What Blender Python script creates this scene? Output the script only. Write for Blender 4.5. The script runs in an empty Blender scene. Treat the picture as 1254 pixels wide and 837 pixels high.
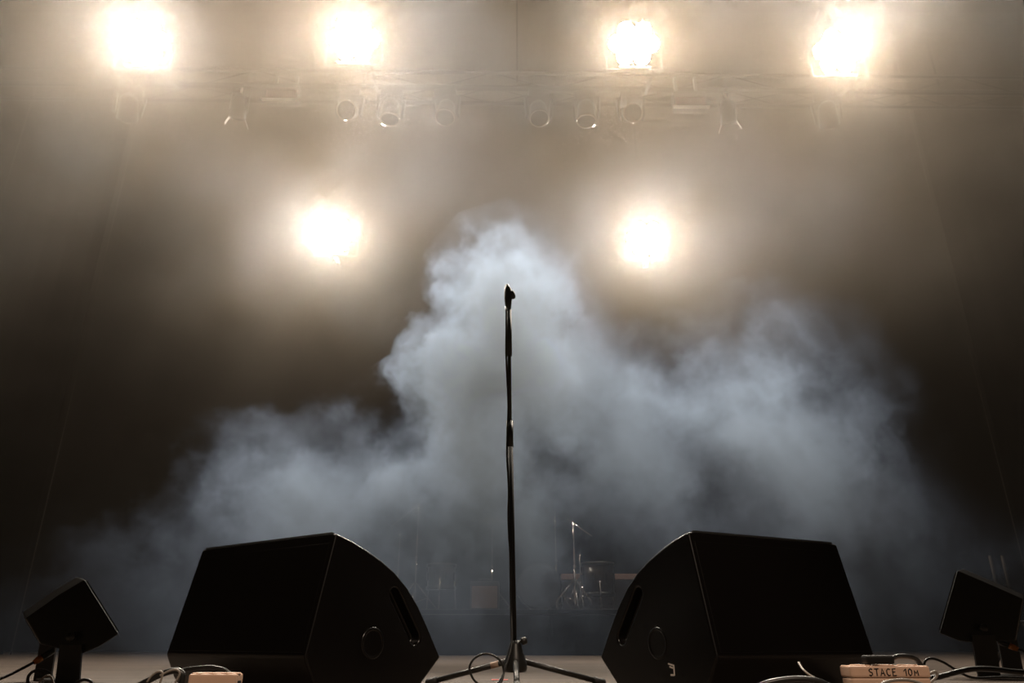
import bpy, bmesh, math, random
from mathutils import Vector, Matrix
random.seed(7)
R = math.radians
S = bpy.context.scene
C = S.collection

# ---------------------------------------------------------------- camera
FPX, HZ, CAMZ = 900.0, 785.0, 0.167          # focal length and horizon row in photo pixels, camera height over the stage
PITCH = math.atan((HZ - 418.5) / FPX)
cam_d = bpy.data.cameras.new('camera'); cam = bpy.data.objects.new('camera', cam_d); C.objects.link(cam)
cam_d.sensor_width = 36.0; cam_d.lens = FPX / 1254 * 36.0; cam_d.clip_start = 0.02
cam.location = (0, 0, CAMZ); cam.rotation_euler = (R(90) + PITCH, 0, 0)
S.camera = cam
# ---------------------------------------------------------------- world: dim house light behind the audience
W = bpy.data.worlds.new('house'); S.world = W; W.use_nodes = True
bg = W.node_tree.nodes['Background']
bg.inputs[0].default_value = (1.0, 0.72, 0.55, 1); bg.inputs[1].default_value = 0.003
# front-of-house spotlight over the audience, aimed at the stage lip
sd = bpy.data.lights.new('house_spot', 'SPOT'); sd.energy = 3600; sd.color = (1.0, 0.80, 0.62); sd.spot_size = R(11); sd.spot_blend = 0.7; sd.shadow_soft_size = 0.12
so = bpy.data.objects.new('house_spot', sd); C.objects.link(so); so.location = (2.5, -9.0, 10.5)
so.rotation_euler = (Vector((0.0, 1.6, 0.1)) - so.location).to_track_quat('-Z', 'Y').to_euler()
# ---------------------------------------------------------------- exposure, sampling of the haze
vs = S.view_settings
vs.view_transform = 'Standard'; vs.look = 'None'; vs.gamma = 1.0; vs.use_curve_mapping = False; vs.exposure = 0.0
cy = S.cycles
cy.max_bounces = 3; cy.diffuse_bounces = 1; cy.glossy_bounces = 2; cy.volume_bounces = 0; cy.transmission_bounces = 2
cy.volume_step_rate = 1.0; cy.volume_max_steps = 200
cy.adaptive_threshold = 0.025; cy.sample_clamp_indirect = 3.0; cy.use_denoising = True; cy.denoising_input_passes = 'RGB_ALBEDO'
cy.caustics_reflective = False; cy.caustics_refractive = False
LAMP_POWER = 500.0
LAMP_COLOR = (1.0, 0.88, 0.72)
HAZE, SMOKE = 0.026, 3.1

def ray(x, y):
    a = (x - 627) / FPX; b = (418.5 - y) / FPX
    return Vector((a, math.cos(PITCH) - b * math.sin(PITCH), math.sin(PITCH) + b * math.cos(PITCH)))
def at_y(x, y, Y):                                   # the point seen at a photo pixel, at stage depth Y
    r = ray(x, y); return Vector((0, 0, CAMZ)) + r * (Y / r.y)
def at_z(x, y, z):                                   # the same, at height z
    r = ray(x, y); return Vector((0, 0, CAMZ)) + r * ((z - CAMZ) / r.z)

# ---------------------------------------------------------------- materials
def mat(name, col, rough=0.5, metal=0.0, noise=0.0, scale=30.0, bump=0.0, spec=0.5, stretch=None):
    m = bpy.data.materials.new(name); m.use_nodes = True
    nt = m.node_tree; b = nt.nodes['Principled BSDF']
    b.inputs['Base Color'].default_value = (*col, 1); b.inputs['Roughness'].default_value = rough
    b.inputs['Metallic'].default_value = metal; b.inputs['Specular IOR Level'].default_value = spec
    if noise or bump:
        tc = nt.nodes.new('ShaderNodeTexCoord'); n = nt.nodes.new('ShaderNodeTexNoise')
        n.inputs['Scale'].default_value = scale; n.inputs['Detail'].default_value = 5
        src = tc.outputs['Object']
        if stretch:
            mp = nt.nodes.new('ShaderNodeMapping'); mp.inputs['Scale'].default_value = stretch
            nt.links.new(src, mp.inputs[0]); src = mp.outputs[0]
        nt.links.new(src, n.inputs['Vector'])
        if noise:
            mx = nt.nodes.new('ShaderNodeMix'); mx.data_type = 'RGBA'
            mx.inputs[6].default_value = (*[c * (1 - noise) for c in col], 1)
            mx.inputs[7].default_value = (*[min(1, c * (1 + noise)) for c in col], 1)
            nt.links.new(n.outputs[0], mx.inputs[0]); nt.links.new(mx.outputs[2], b.inputs['Base Color'])
        if bump:
            bp = nt.nodes.new('ShaderNodeBump'); bp.inputs['Strength'].default_value = bump; bp.inputs['Distance'].default_value = 0.01
            nt.links.new(n.outputs[0], bp.inputs['Height']); nt.links.new(bp.outputs[0], b.inputs['Normal'])
    return m
M = {}
M['wood_floor'] = mat('stage_floor', (0.085, 0.060, 0.044), 0.6, 0, 0.75, 2.2, 0.35, stretch=(0.45, 3.0, 1))
M['drape'] = mat('black_drape', (0.0022, 0.0017, 0.0014), 0.95, 0, 0.3, 6, spec=0.0)
M['cab'] = mat('black_cabinet_paint', (0.004, 0.003, 0.0026), 0.30, 0, 0.2, 220, 0.03, spec=0.4)
M['grille'] = mat('black_grille', (0.012, 0.012, 0.012), 0.6, 0.4, 0.5, 400, 0.4)
M['black'] = mat('black_plastic', (0.012, 0.011, 0.010), 0.4, 0, 0.2, 60)
M['rubber'] = mat('black_rubber', (0.012, 0.011, 0.011), 0.55, 0, 0.2, 60)
M['cable'] = mat('cable_rubber', (0.014, 0.013, 0.012), 0.35, 0, 0.2, 60)
M['grey_cable'] = mat('grey_cable_skin', (0.30, 0.26, 0.22), 0.4, 0, 0.1, 60)
M['white_cable'] = mat('white_cable_skin', (0.75, 0.70, 0.66), 0.4, 0, 0.1, 60)
M['steel'] = mat('black_steel', (0.014, 0.012, 0.010), 0.42, 0.0, 0.2, 90)
M['chrome'] = mat('chrome', (0.75, 0.72, 0.68), 0.12, 1.0, 0.05, 50)
M['alu'] = mat('brushed_aluminium', (0.55, 0.52, 0.48), 0.3, 1.0, 0.1, 80)
M['truss'] = mat('black_truss_coating', (0.005, 0.0045, 0.004), 0.8, 0.0, 0.2, 60, spec=0.08)
M['line'] = mat('dull_line', (0.025, 0.021, 0.017), 0.9, 0, 0.2, 60, spec=0.0)
M['fixture'] = mat('matt_black_fixture', (0.008, 0.007, 0.006), 0.6, 0, 0.2, 60, spec=0.2)
M['dullsteel'] = mat('dull_steel', (0.10, 0.09, 0.08), 0.6, 0.6, 0.2, 60)
M['beige'] = mat('beige_plastic', (0.74, 0.48, 0.34), 0.5, 0, 0.08, 40)
M['ink'] = mat('marker_ink', (0.01, 0.008, 0.008), 0.6, 0, 0.1, 40)
M['orange'] = mat('orange_plastic', (0.75, 0.26, 0.03), 0.45, 0, 0.1, 40)
M['blueplug'] = mat('blue_grey_plug', (0.05, 0.055, 0.12), 0.45, 0, 0.1, 40)
M['tape'] = mat('cream_tape', (0.45, 0.32, 0.24), 0.6, 0, 0.2, 60)
M['redtape'] = mat('pink_tape', (0.85, 0.18, 0.16), 0.6, 0, 0.1, 60)
M['white'] = mat('white_paint', (0.8, 0.72, 0.65), 0.5, 0, 0.1, 60)
M['pink'] = mat('pinkish_grey_panel', (0.52, 0.33, 0.27), 0.5, 0, 0.1, 30)
M['dullpink'] = mat('dull_pink_panel', (0.16, 0.09, 0.08), 0.6, 0, 0.1, 30)
M['brass'] = mat('cymbal_bronze', (0.62, 0.45, 0.20), 0.25, 1.0, 0.2, 40)
M['skin'] = mat('drum_head', (0.05, 0.05, 0.05), 0.4, 0, 0.2, 20)
M['shell'] = mat('dark_drum_shell', (0.03, 0.022, 0.018), 0.3, 0, 0.2, 20)
M['brown'] = mat('brown_cloth', (0.28, 0.17, 0.11), 0.7, 0, 0.2, 60)
M['glass'] = mat('lens_glass', (0.02, 0.02, 0.025), 0.04, 0, 0.1, 10, spec=1.0)
def lamp_material():
    m = bpy.data.materials.new('blinder_lamp_glow'); m.use_nodes = True; nt = m.node_tree
    b = nt.nodes['Principled BSDF']; b.inputs['Base Color'].default_value = (0.9, 0.85, 0.7, 1)
    b.inputs['Emission Color'].default_value = (*LAMP_COLOR, 1); b.inputs['Emission Strength'].default_value = LAMP_POWER
    return m
M['lamp'] = lamp_material()

# ---------------------------------------------------------------- mesh helpers
def new_obj(name, bm, m, parent=None, smooth=False, recalc=True):
    me = bpy.data.meshes.new(name)
    if recalc: bmesh.ops.recalc_face_normals(bm, faces=bm.faces)
    bm.to_mesh(me); bm.free()
    if smooth:
        for p in me.polygons: p.use_smooth = True
    me.materials.append(M[m] if isinstance(m, str) else m)
    o = bpy.data.objects.new(name, me); C.objects.link(o)
    if parent: o.parent = parent
    return o
def thing(name, label, cat, loc=(0, 0, 0), rz=0.0, group=None):
    o = bpy.data.objects.new(name, None); C.objects.link(o); o.empty_display_size = 0.1
    o.location = loc; o.rotation_euler = (0, 0, rz)
    return tag(o, label, cat, group)
def tag(o, label=None, cat=None, group=None, kind=None):
    if label: o['label'] = label
    if cat: o['category'] = cat
    if group: o['group'] = group
    if kind: o['kind'] = kind
    return o
def copy_tree(o, parent=None):
    c = o.copy(); C.objects.link(c)
    if parent: c.parent = parent
    for ch in list(o.children): copy_tree(ch, c)
    return c
def box(bm, c, s, mtx=None, bev=0.0):
    r = bmesh.ops.create_cube(bm, size=1.0)
    vs_ = r['verts']
    bmesh.ops.scale(bm, vec=s, verts=vs_); bmesh.ops.translate(bm, vec=c, verts=vs_)
    if bev:
        ed = list({e for v in vs_ for e in v.link_edges})
        rr = bmesh.ops.bevel(bm, geom=ed, offset=bev, segments=2, affect='EDGES', profile=0.5)
        vs_ = list({v for f in rr['faces'] for v in f.verts} | {v for v in vs_ if v.is_valid})
    if mtx: bmesh.ops.transform(bm, matrix=mtx, verts=vs_)
    return bm
def B(): return bmesh.new()
def tube(bm, pts, r, n=8, caps=True, radii=None):
    pts = [Vector(p) for p in pts]; rings = []; up = None
    for i, p in enumerate(pts):
        t = (pts[min(i + 1, len(pts) - 1)] - pts[max(i - 1, 0)]).normalized()
        if up is None:
            up = Vector((0, 0, 1)) if abs(t.z) < 0.9 else Vector((1, 0, 0))
        a = t.cross(up).normalized(); up = a.cross(t).normalized()
        rr = radii[i] if radii else r
        rings.append([bm.verts.new(p + (a * math.cos(2 * math.pi * k / n) + up * math.sin(2 * math.pi * k / n)) * rr) for k in range(n)])
    for i in range(len(rings) - 1):
        for k in range(n):
            bm.faces.new((rings[i][k], rings[i][(k + 1) % n], rings[i + 1][(k + 1) % n], rings[i + 1][k]))
    if caps:
        bm.faces.new(rings[0][::-1]); bm.faces.new(rings[-1])
    return bm
def spline(pts, sub=8):                              # Catmull-Rom through the points
    pts = [Vector(p) for p in pts]; out = []
    P = [pts[0] * 2 - pts[1]] + pts + [pts[-1] * 2 - pts[-2]]
    for i in range(1, len(P) - 2):
        a, b, c, d = P[i - 1:i + 3]
        for k in range(sub):
            t = k / sub
            out.append(0.5 * ((2 * b) + (c - a) * t + (2 * a - 5 * b + 4 * c - d) * t * t + (-a + 3 * b - 3 * c + d) * t ** 3))
    out.append(pts[-1]); return out
def lathe(bm, prof, n=24, mtx=None):                 # prof: (radius, height) from one end to the other
    rings = []; allv = []
    for r, z in prof:
        if r < 1e-6: rings.append([bm.verts.new((0, 0, z))])
        else: rings.append([bm.verts.new((r * math.cos(2 * math.pi * k / n), r * math.sin(2 * math.pi * k / n), z)) for k in range(n)])
        allv += rings[-1]
    for a, b in zip(rings, rings[1:]):
        for k in range(n):
            q = [a[k % len(a)], a[(k + 1) % len(a)], b[(k + 1) % len(b)], b[k % len(b)]]
            q = list(dict.fromkeys(q))
            if len(q) > 2: bm.faces.new(q)
    if mtx: bmesh.ops.transform(bm, matrix=mtx, verts=allv)
    return bm
def prism(bm, prof, x0, x1):                         # (y, z) outline pushed out along x
    a = [bm.verts.new((x0, y, z)) for y, z in prof]; b = [bm.verts.new((x1, y, z)) for y, z in prof]
    bm.faces.new(a); bm.faces.new(b[::-1]); n = len(prof)
    for i in range(n): bm.faces.new((a[i], a[(i + 1) % n], b[(i + 1) % n], b[i]))
    return bm
def bevel_mod(o, w, seg=2):
    md = o.modifiers.new('bevel', 'BEVEL'); md.width = w; md.segments = seg; md.limit_method = 'ANGLE'; md.angle_limit = R(25)
    return o
def apply_mods(o):
    dg = bpy.context.evaluated_depsgraph_get()
    me = bpy.data.meshes.new_from_object(o.evaluated_get(dg)); o.modifiers.clear(); o.data = me
def cable(name, label, pts, r, m='cable', sub=8, group=None, n=8):
    o = new_obj(name, tube(B(), spline(pts, sub), r, n), m, smooth=True)
    return tag(o, label, 'cable', group)

# ================================================================ the stage
def struct(name, bm, m): return tag(new_obj(name, bm, m), kind='structure')
struct('floor', box(B(), (0, 4.5, -0.1), (22, 17, 0.2)), 'wood_floor')
struct('wall_back', box(B(), (0, 13.1, 5.5), (22, 0.2, 11)), 'drape')
struct('wall_left', box(B(), (-11.1, 4.5, 5.5), (0.2, 17, 11)), 'drape')
struct('wall_right', box(B(), (11.1, 4.5, 5.5), (0.2, 17, 11)), 'drape')
struct('ceiling', box(B(), (0, 4.5, 11.1), (22.4, 17.2, 0.2)), 'drape')

def drape(name, label, cat, x0, x1, Y, z0, z1, folds, depth, group=None):
    bm = B(); n = int(folds * 8); rows = 2; g = []
    for s in (0, 1):
        for i in range(n + 1):
            x = x0 + (x1 - x0) * i / n
            y = Y + depth * math.sin(i / 8 * 2 * math.pi) + 0.25 * depth * math.sin(i * 0.37) + s * 0.012
            g.append((bm.verts.new((x, y, z0)), bm.verts.new((x, y, z1))))
    m1 = n + 1
    for i in range(n):
        a, b = g[i], g[i + 1]; c, d = g[m1 + i], g[m1 + i + 1]
        bm.faces.new((a[0], b[0], b[1], a[1])); bm.faces.new((d[0], c[0], c[1], d[1]))
        bm.faces.new((a[1], b[1], d[1], c[1])); bm.faces.new((b[0], a[0], c[0], d[0]))
    for i in (0, n): bm.faces.new((g[i][0], g[i][1], g[m1 + i][1], g[m1 + i][0]))
    return tag(new_obj(name, bm, 'drape', smooth=True), label, cat, group)
drape('backdrop_curtain', 'black pleated backdrop curtain closing off the rear of the stage', 'curtain', -10.6, 10.6, 12.7, 0.02, 10.6, 30, 0.05)
pR = at_y(1180, 400, 9.0); pL = at_y(107, 405, 9.0); pL2 = at_y(14, 205, 7.6)
drape('side_curtain', 'black masking drape hanging at the stage side behind the lone hanging line', 'curtain', pR.x + 0.15, 10.4, 9.1, 0.02, 10.6, 14, 0.09)
drape('side_curtain', 'black masking drape hanging at the stage side behind the pair of hanging lines', 'curtain', -10.4, pL.x - 0.15, 9.1, 0.02, 10.6, 14, 0.09)
for (x, yy, Y, ln, lab) in ((1180, 400, 8.95, (0.02, 10.6), 'thin pale hanging line dropping beside the bare black side drape'),
                        (107, 405, 8.95, (0.02, 10.6), 'thin pale hanging line on the drape, the inner of two'),
                        (14, 205, 7.6, (0.02, 10.6), 'thin pale hanging line well forward of the drape, the outer of two')):
    p = at_y(x, yy, Y)
    o = new_obj('hanging_line', tube(B(), [(p.x, p.y, ln[0]), (p.x, p.y, ln[1])], 0.007, 6), 'line')
    tag(o, lab, 'rope', 'vertical hanging lines at the stage sides')

# ================================================================ haze and smoke (volumes)
def vol_nodes(name, color, g):
    m = bpy.data.materials.new(name); m.use_nodes = True; nt = m.node_tree; nt.nodes.clear()
    out = nt.nodes.new('ShaderNodeOutputMaterial'); v = nt.nodes.new('ShaderNodeVolumeScatter')
    v.inputs['Color'].default_value = (*color, 1); v.inputs['Anisotropy'].default_value = g
    nt.links.new(v.outputs[0], out.inputs['Volume'])
    return m, nt, v
class N:                                             # small node arithmetic
    def __init__(s, nt): s.nt = nt
    def _in(s, sock, v):
        if hasattr(v, 'is_output'): s.nt.links.new(v, sock)
        else: sock.default_value = v
    def math(s, op, a, b=0.0, c=0.0, clamp=False):
        n = s.nt.nodes.new('ShaderNodeMath'); n.operation = op; n.use_clamp = clamp
        s._in(n.inputs[0], a); s._in(n.inputs[1], b); s._in(n.inputs[2], c); return n.outputs[0]
    def vec(s, op, a, b=None, scale=None):
        n = s.nt.nodes.new('ShaderNodeVectorMath'); n.operation = op
        s._in(n.inputs[0], a)
        if b is not None: s._in(n.inputs[1], b)
        if scale is not None: s._in(n.inputs['Scale'], scale)
        return n.outputs['Value'] if op in ('LENGTH', 'DOT_PRODUCT') else n.outputs['Vector']
    def noise(s, v, scale, detail=2.0, rough=0.5, color=False):
        n = s.nt.nodes.new('ShaderNodeTexNoise'); s._in(n.inputs['Vector'], v)
        n.inputs['Scale'].default_value = scale; n.inputs['Detail'].default_value = detail; n.inputs['Roughness'].default_value = rough
        return n.outputs['Color' if color else 0]
    def step(s, v, a, b, c=0.0, d=1.0):              # smoothstep of v from a..b to c..d
        n = s.nt.nodes.new('ShaderNodeMapRange'); n.interpolation_type = 'SMOOTHSTEP'
        s._in(n.inputs[0], v); s._in(n.inputs[1], a); s._in(n.inputs[2], b); s._in(n.inputs[3], c); s._in(n.inputs[4], d)
        return n.outputs[0]
    def curve(s, v, pts):
        n = s.nt.nodes.new('ShaderNodeFloatCurve'); cm = n.mapping.curves[0]
        for i, (x, y) in enumerate(pts):
            if i < 2: cm.points[i if i == 0 else 1].location = (x, y)
            else: cm.points.new(x, y)
        cm.points[0].location = pts[0]
        n.mapping.update(); s._in(n.inputs['Value'], v); return n.outputs[0]
    def xyz(s, v):
        n = s.nt.nodes.new('ShaderNodeSeparateXYZ'); s._in(n.inputs[0], v); return n.outputs

# --- thin warm haze filling the hall, thick up around the lamps: a density grid made by geometry nodes
hm, nt, v = vol_nodes('hall_haze', (0.98, 0.87, 0.75), 0.55)
info = nt.nodes.new('ShaderNodeVolumeInfo'); nt.links.new(N(nt).math('MULTIPLY', info.outputs['Density'], HAZE), v.inputs['Density'])
cw_ = nt.nodes.new('ShaderNodeMix'); cw_.data_type = 'RGBA'          # thick wisps are cooler than the thin haze
nt.links.new(N(nt).step(info.outputs['Density'], 0.6, 1.7), cw_.inputs[0]); cw_.inputs[6].default_value = (1.0, 0.86, 0.73, 1); cw_.inputs[7].default_value = (0.84, 0.88, 0.95, 1)
nt.links.new(cw_.outputs[2], v.inputs['Color'])
hm.cycles.volume_step_rate = 4.0
gt = bpy.data.node_groups.new('haze_grid', 'GeometryNodeTree')
gt.interface.new_socket('Geometry', in_out='OUTPUT', socket_type='NodeSocketGeometry')
k = N(gt); P = gt.nodes.new('GeometryNodeInputPosition').outputs[0]
warp = k.vec('SCALE', k.vec('SUBTRACT', k.noise(P, 0.45, 3, 0.5, True), (0.5, 0.5, 0.5)), scale=2.4)
q = k.vec('ADD', P, warp); X, Y, Z = k.xyz(q)
lift = k.math('MULTIPLY', k.step(Z, 1.8, 5.0, 0.10, 1.0), k.step(Z, 4.8, 7.2, 1.0, 0.42))
cloud = k.step(k.noise(q, 0.60, 4, 0.58), 0.35, 0.67, 0.28, 1.95)
depth = k.math('MULTIPLY', k.step(Y, 2.2, 5.0), k.step(Y, 11.6, 9.2))
sides = k.step(k.math('ABSOLUTE', X), 8.5, 3.8, 0.08, 1.0)
d = k.math('MULTIPLY', k.math('MULTIPLY', lift, cloud), k.math('MULTIPLY', depth, sides))
vc = gt.nodes.new('GeometryNodeVolumeCube')
k._in(vc.inputs['Density'], k.math('ADD', d, 0.012))
vc.inputs['Min'].default_value = (-10.5, 0.6, 0.01); vc.inputs['Max'].default_value = (10.5, 12.4, 10.4)
for nm_, n_ in (('Resolution X', 84), ('Resolution Y', 47), ('Resolution Z', 42)): vc.inputs[nm_].default_value = n_
sm2 = gt.nodes.new('GeometryNodeSetMaterial'); sm2.inputs['Material'].default_value = hm
gt.links.new(vc.outputs[0], sm2.inputs[0]); go = gt.nodes.new('NodeGroupOutput'); gt.links.new(sm2.outputs[0], go.inputs[0])
haze = new_obj('stage_haze', box(B(), (0, 6.5, 5.2), (21.0, 11.8, 10.4)), hm)
haze.modifiers.new('haze', 'NODES').node_group = gt
tag(haze, 'thin warm grey haze filling the stage air and glowing around the lamps', 'haze', kind='stuff')

# --- the bluish bank of smoke behind the microphone stand
SMY = 5.6
TOP = [(60, 720), (150, 672), (200, 640), (250, 612), (300, 565), (350, 550), (400, 548), (445, 540), (492, 522), (520, 450), (536, 388), (570, 340), (620, 312),
       (660, 318), (695, 355), (720, 398), (760, 430), (800, 440), (850, 425), (900, 395), (950, 400), (1000, 435), (1035, 485), (1062, 535), (1085, 595), (1150, 640), (1250, 680), (1340, 730)]
tw = [(p.x, p.z) for p in (at_y(x, y, SMY) for x, y in TOP)]
XA, XB, ZM = -4.6, 5.6, 4.0
sm, nt, v = vol_nodes('smoke_volume', (0.53, 0.69, 1.0), 0.40); k = N(nt)
P = nt.nodes.new('ShaderNodeNewGeometry').outputs['Position']
w0 = k.math('SUBTRACT', k.noise(P, 1.5, 4, 0.66), 0.5)
w1 = k.vec('SCALE', (1.0, 0.5, -1.0), scale=k.math('MULTIPLY', w0, 1.25))
q = k.vec('ADD', P, w1); X, Y, Z = k.xyz(q)
u = k.math('DIVIDE', k.math('SUBTRACT', X, XA), XB - XA, clamp=True)
def norm(pts): return [((x - XA) / (XB - XA), z / ZM) for x, z in pts]
top = k.math('MULTIPLY', k.curve(u, [(0, 0.05)] + norm(tw) + [(1, 0.05)]), ZM)
edge = k.step(k.math('SUBTRACT', top, Z), 0.0, 0.28)
thick = k.step(k.math('ABSOLUTE', k.math('SUBTRACT', Y, SMY)), 1.15, 0.25)
body = k.step(k.noise(q, 1.15, 3, 0.64), 0.38, 0.64, 0.08, 1.0)
low = k.step(Z, 0.2, 2.1, 0.07, 1.0)
side = k.curve(u, [(0, 0.2)] + [((at_y(x, 500, SMY).x - XA) / (XB - XA), y) for x, y in ((150, 0.3), (260, 0.6), (350, 0.95), (480, 1.0), (560, 1.1), (640, 1.0), (700, 0.5), (760, 0.35), (860, 0.36), (980, 0.42), (1080, 0.22), (1200, 0.15))] + [(1, 0.15)])
d = k.math('MULTIPLY', k.math('MULTIPLY', edge, thick), k.math('MULTIPLY', k.math('MULTIPLY', body, low), side))
d = k.math('MULTIPLY', d, SMOKE)
nt.links.new(d, v.inputs['Density'])
ab = nt.nodes.new('ShaderNodeVolumeAbsorption'); ab.inputs['Color'].default_value = v.inputs['Color'].default_value; nt.links.new(k.math('MULTIPLY', d, 0.75), ab.inputs['Density'])
ad = nt.nodes.new('ShaderNodeAddShader'); nt.links.new(v.outputs[0], ad.inputs[0]); nt.links.new(ab.outputs[0], ad.inputs[1])
nt.links.new(ad.outputs[0], nt.nodes['Material Output'].inputs['Volume'])
sm.cycles.volume_step_rate = 0.42
bm = B(); rings = []
xs = [tw[0][0] - 0.35] + [p[0] for p in tw] + [tw[-1][0] + 0.35]; zs = [0.5] + [p[1] + 0.22 for p in tw] + [0.4]
hs = [max(0.3, max(zs[max(0, i - 1)], zs[i], zs[min(len(zs) - 1, i + 1)]) * 0.35 + zs[i] * 0.65) for i in range(len(zs))]
for x, h in zip(xs, hs):
    ring = []
    for j in range(13):
        a = math.pi * j / 12
        ring.append(bm.verts.new((x, SMY - 1.5 * math.copysign(abs(math.cos(a)) ** 0.6, math.cos(a)), 0.012 + (h - 0.012) * math.sin(a) ** 0.6 if 0 < j < 12 else 0.012)))
    rings.append(ring)
for a, b in zip(rings, rings[1:]):
    for j in range(13): bm.faces.new((a[j], a[(j + 1) % 13], b[(j + 1) % 13], b[j]))
bm.faces.new(rings[0]); bm.faces.new(rings[-1][::-1])
smoke = new_obj('smoke_bank', bm, sm)
tag(smoke, 'billowing bluish white bank of smoke rising behind the microphone stand', 'smoke', kind='stuff')

# ================================================================ floor monitors
PROF = [(0.0, 0.44), (0.058, 0.425), (0.114, 0.406), (0.172, 0.382), (0.230, 0.352), (0.286, 0.311), (0.335, 0.261), (0.378, 0.205), (0.412, 0.157), (0.438, 0.120),
        (0.312, 0.008), (0.020, 0.008), (-0.030, 0.064), (-0.066, 0.128)]
def wedge(label, near_top, far_top, near_right, plugs, logo, Wd):
    """near_top: the near upper corner, far_top: pixel of the other end of the top edge."""
    A = at_z(*near_top, 0.44); Bp = at_z(*far_top, 0.44)
    wdir = (A - Bp); wdir.z = 0; wdir.normalize()
    s = 1 if near_right else -1
    ang = math.atan2(wdir.y * s, wdir.x * s)            # local +x runs along the width, local +y upstage
    ctr = A - wdir * Wd / 2
    t = thing('stage_monitor', label, 'speaker', (ctr.x, ctr.y, 0), ang, 'wedge monitors either side of the microphone stand')
    cab = new_obj('cabinet', prism(B(), PROF, -Wd / 2, Wd / 2), 'cab', t)
    # pocket handles cut into both side panels, along the curved front
    cut = B()
    h0, h1 = Vector((0, 0.235, 0.290)), Vector((0, 0.325, 0.175))
    dr = (h1 - h0).normalized()
    for sx in (-1, 1):
        tube(cut, [h0 + Vector((sx * Wd / 2 - sx * 0.03, 0, 0)), h0 + Vector((sx * Wd / 2 + sx * 0.05, 0, 0))], 0.019, 12)
        tube(cut, [h1 + Vector((sx * Wd / 2 - sx * 0.03, 0, 0)), h1 + Vector((sx * Wd / 2 + sx * 0.05, 0, 0))], 0.019, 12)
        L = (h1 - h0).length; mid = (h0 + h1) / 2
        mt = Matrix.Translation(mid + Vector((sx * (Wd / 2 + 0.01), 0, 0))) @ Matrix.Rotation(math.atan2(dr.z, dr.y), 4, 'X')
        box(cut, (0, 0, 0), (0.08, L, 0.038), mt)
    bmesh.ops.recalc_face_normals(cut, faces=cut.faces)
    # one capsule outline per side, so that the cutter is clean
    cut.free(); cut = B()
    nrm = Vector((0, -dr.z, dr.y))
    out = []
    for i in range(9):
        a = math.pi * i / 8; out.append(h0 + (-dr * math.sin(a) + nrm * math.cos(a)) * 0.019)
    for i in range(9):
        a = math.pi * i / 8; out.append(h1 + (dr * math.sin(a) - nrm * math.cos(a)) * 0.019)
    for sx in (-1, 1):
        prism(cut, [(p.y, p.z) for p in out], sx * (Wd / 2 - 0.035), sx * (Wd / 2 + 0.05))
    cutter = new_obj('cutter', cut, 'black'); cutter.parent = t
    bpy.context.view_layer.update()
    md = cab.modifiers.new('cut', 'BOOLEAN'); md.object = cutter; md.operation = 'DIFFERENCE'; md.solver = 'EXACT'
    for p_ in cab.data.polygons: p_.use_smooth = True
    bevel_mod(cab, 0.007, 4); cab.modifiers.new('wn', 'WEIGHTED_NORMAL').weight = 100
    apply_mods(cab)
    bpy.data.objects.remove(cutter)
    # curved steel grille over the front
    fr = PROF[:10]; bm = B(); ga = []
    for i, (y, z) in enumerate(fr):
        y0, z0 = fr[max(i - 1, 0)]; y1, z1 = fr[min(i + 1, 9)]
        n = Vector((0, (z0 - z1), (y1 - y0))).normalized() * 0.004
        ga.append([bm.verts.new((x, y + n.y * f, z + n.z * f)) for x, f in ((-Wd / 2 + 0.02, 1), (Wd / 2 - 0.02, 1), (Wd / 2 - 0.02, -0.5), (-Wd / 2 + 0.02, -0.5))])
    for a, b in zip(ga[:-1], ga[1:]):
        for j in range(4): bm.faces.new((a[j], a[(j + 1) % 4], b[(j + 1) % 4], b[j]))
    bm.faces.new(ga[0]); bm.faces.new(ga[-1][::-1])
    new_obj('grille', bm, 'grille', t)
    # the rear panel, a shallow plate that leaves a fine seam under the top edge
    b0, b1 = Vector((0, -0.066, 0.128)), Vector((0, 0, 0.44)); d_ = (b1 - b0); nn = Vector((0, -d_.z, d_.y)).normalized()
    bm = B(); cc = b0 + d_ * 0.475 + nn * 0.0005
    mt = Matrix.Translation(cc) @ Matrix.Rotation(math.atan2(d_.z, d_.y), 4, 'X')
    box(bm, (0, 0, 0), (Wd - 0.03, d_.length * 0.88, 0.0024), mt, 0.0008); new_obj('rear_panel', bm, 'cab', t)
    # cup for a stand pole on each side panel
    for sx in (-1, 1):
        mt = Matrix.Translation((sx * (Wd / 2 - 0.004), 0.16, 0.16)) @ Matrix.Rotation(sx * R(90), 4, 'Y')
        new_obj('side_cup', lathe(B(), [(0.0, 0.001), (0.030, 0.001), (0.034, 0.006), (0.040, 0.006), (0.043, 0.002), (0.043, -0.004)], 28, mt), 'cab', t, True)
    # connector plate under the rear edge
    c0, c1 = Vector((0, 0.016, 0.012)), Vector((0, -0.030, 0.064)); cd = c1 - c0; cn = Vector((0, -cd.z, cd.y)).normalized()
    mt = Matrix.Translation((c0 + c1) / 2 + Vector((s * 0.02, 0, 0)) + cn * 0.001) @ Matrix.Rotation(math.atan2(cd.z, cd.y), 4, 'X')
    plate = new_obj('connector_plate', box(B(), (0, 0, 0), (0.16, 0.05, 0.005), mt, 0.001), 'steel', t)
    for i in (plugs and (-1, 1) or ()):
        p0 = (c0 + c1) / 2 + Vector((s * 0.02 + i * 0.024, 0, 0)); nv = cn.normalized()
        pl = new_obj('plug', tube(B(), [p0, p0 + nv * 0.030, p0 + nv * 0.034 + Vector((0, 0, -0.002)), p0 + nv * 0.062 + Vector((0, 0, -0.006))], 0.012, 12, True, [0.014, 0.014, 0.011, 0.010]), 'blueplug', t)
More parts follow.
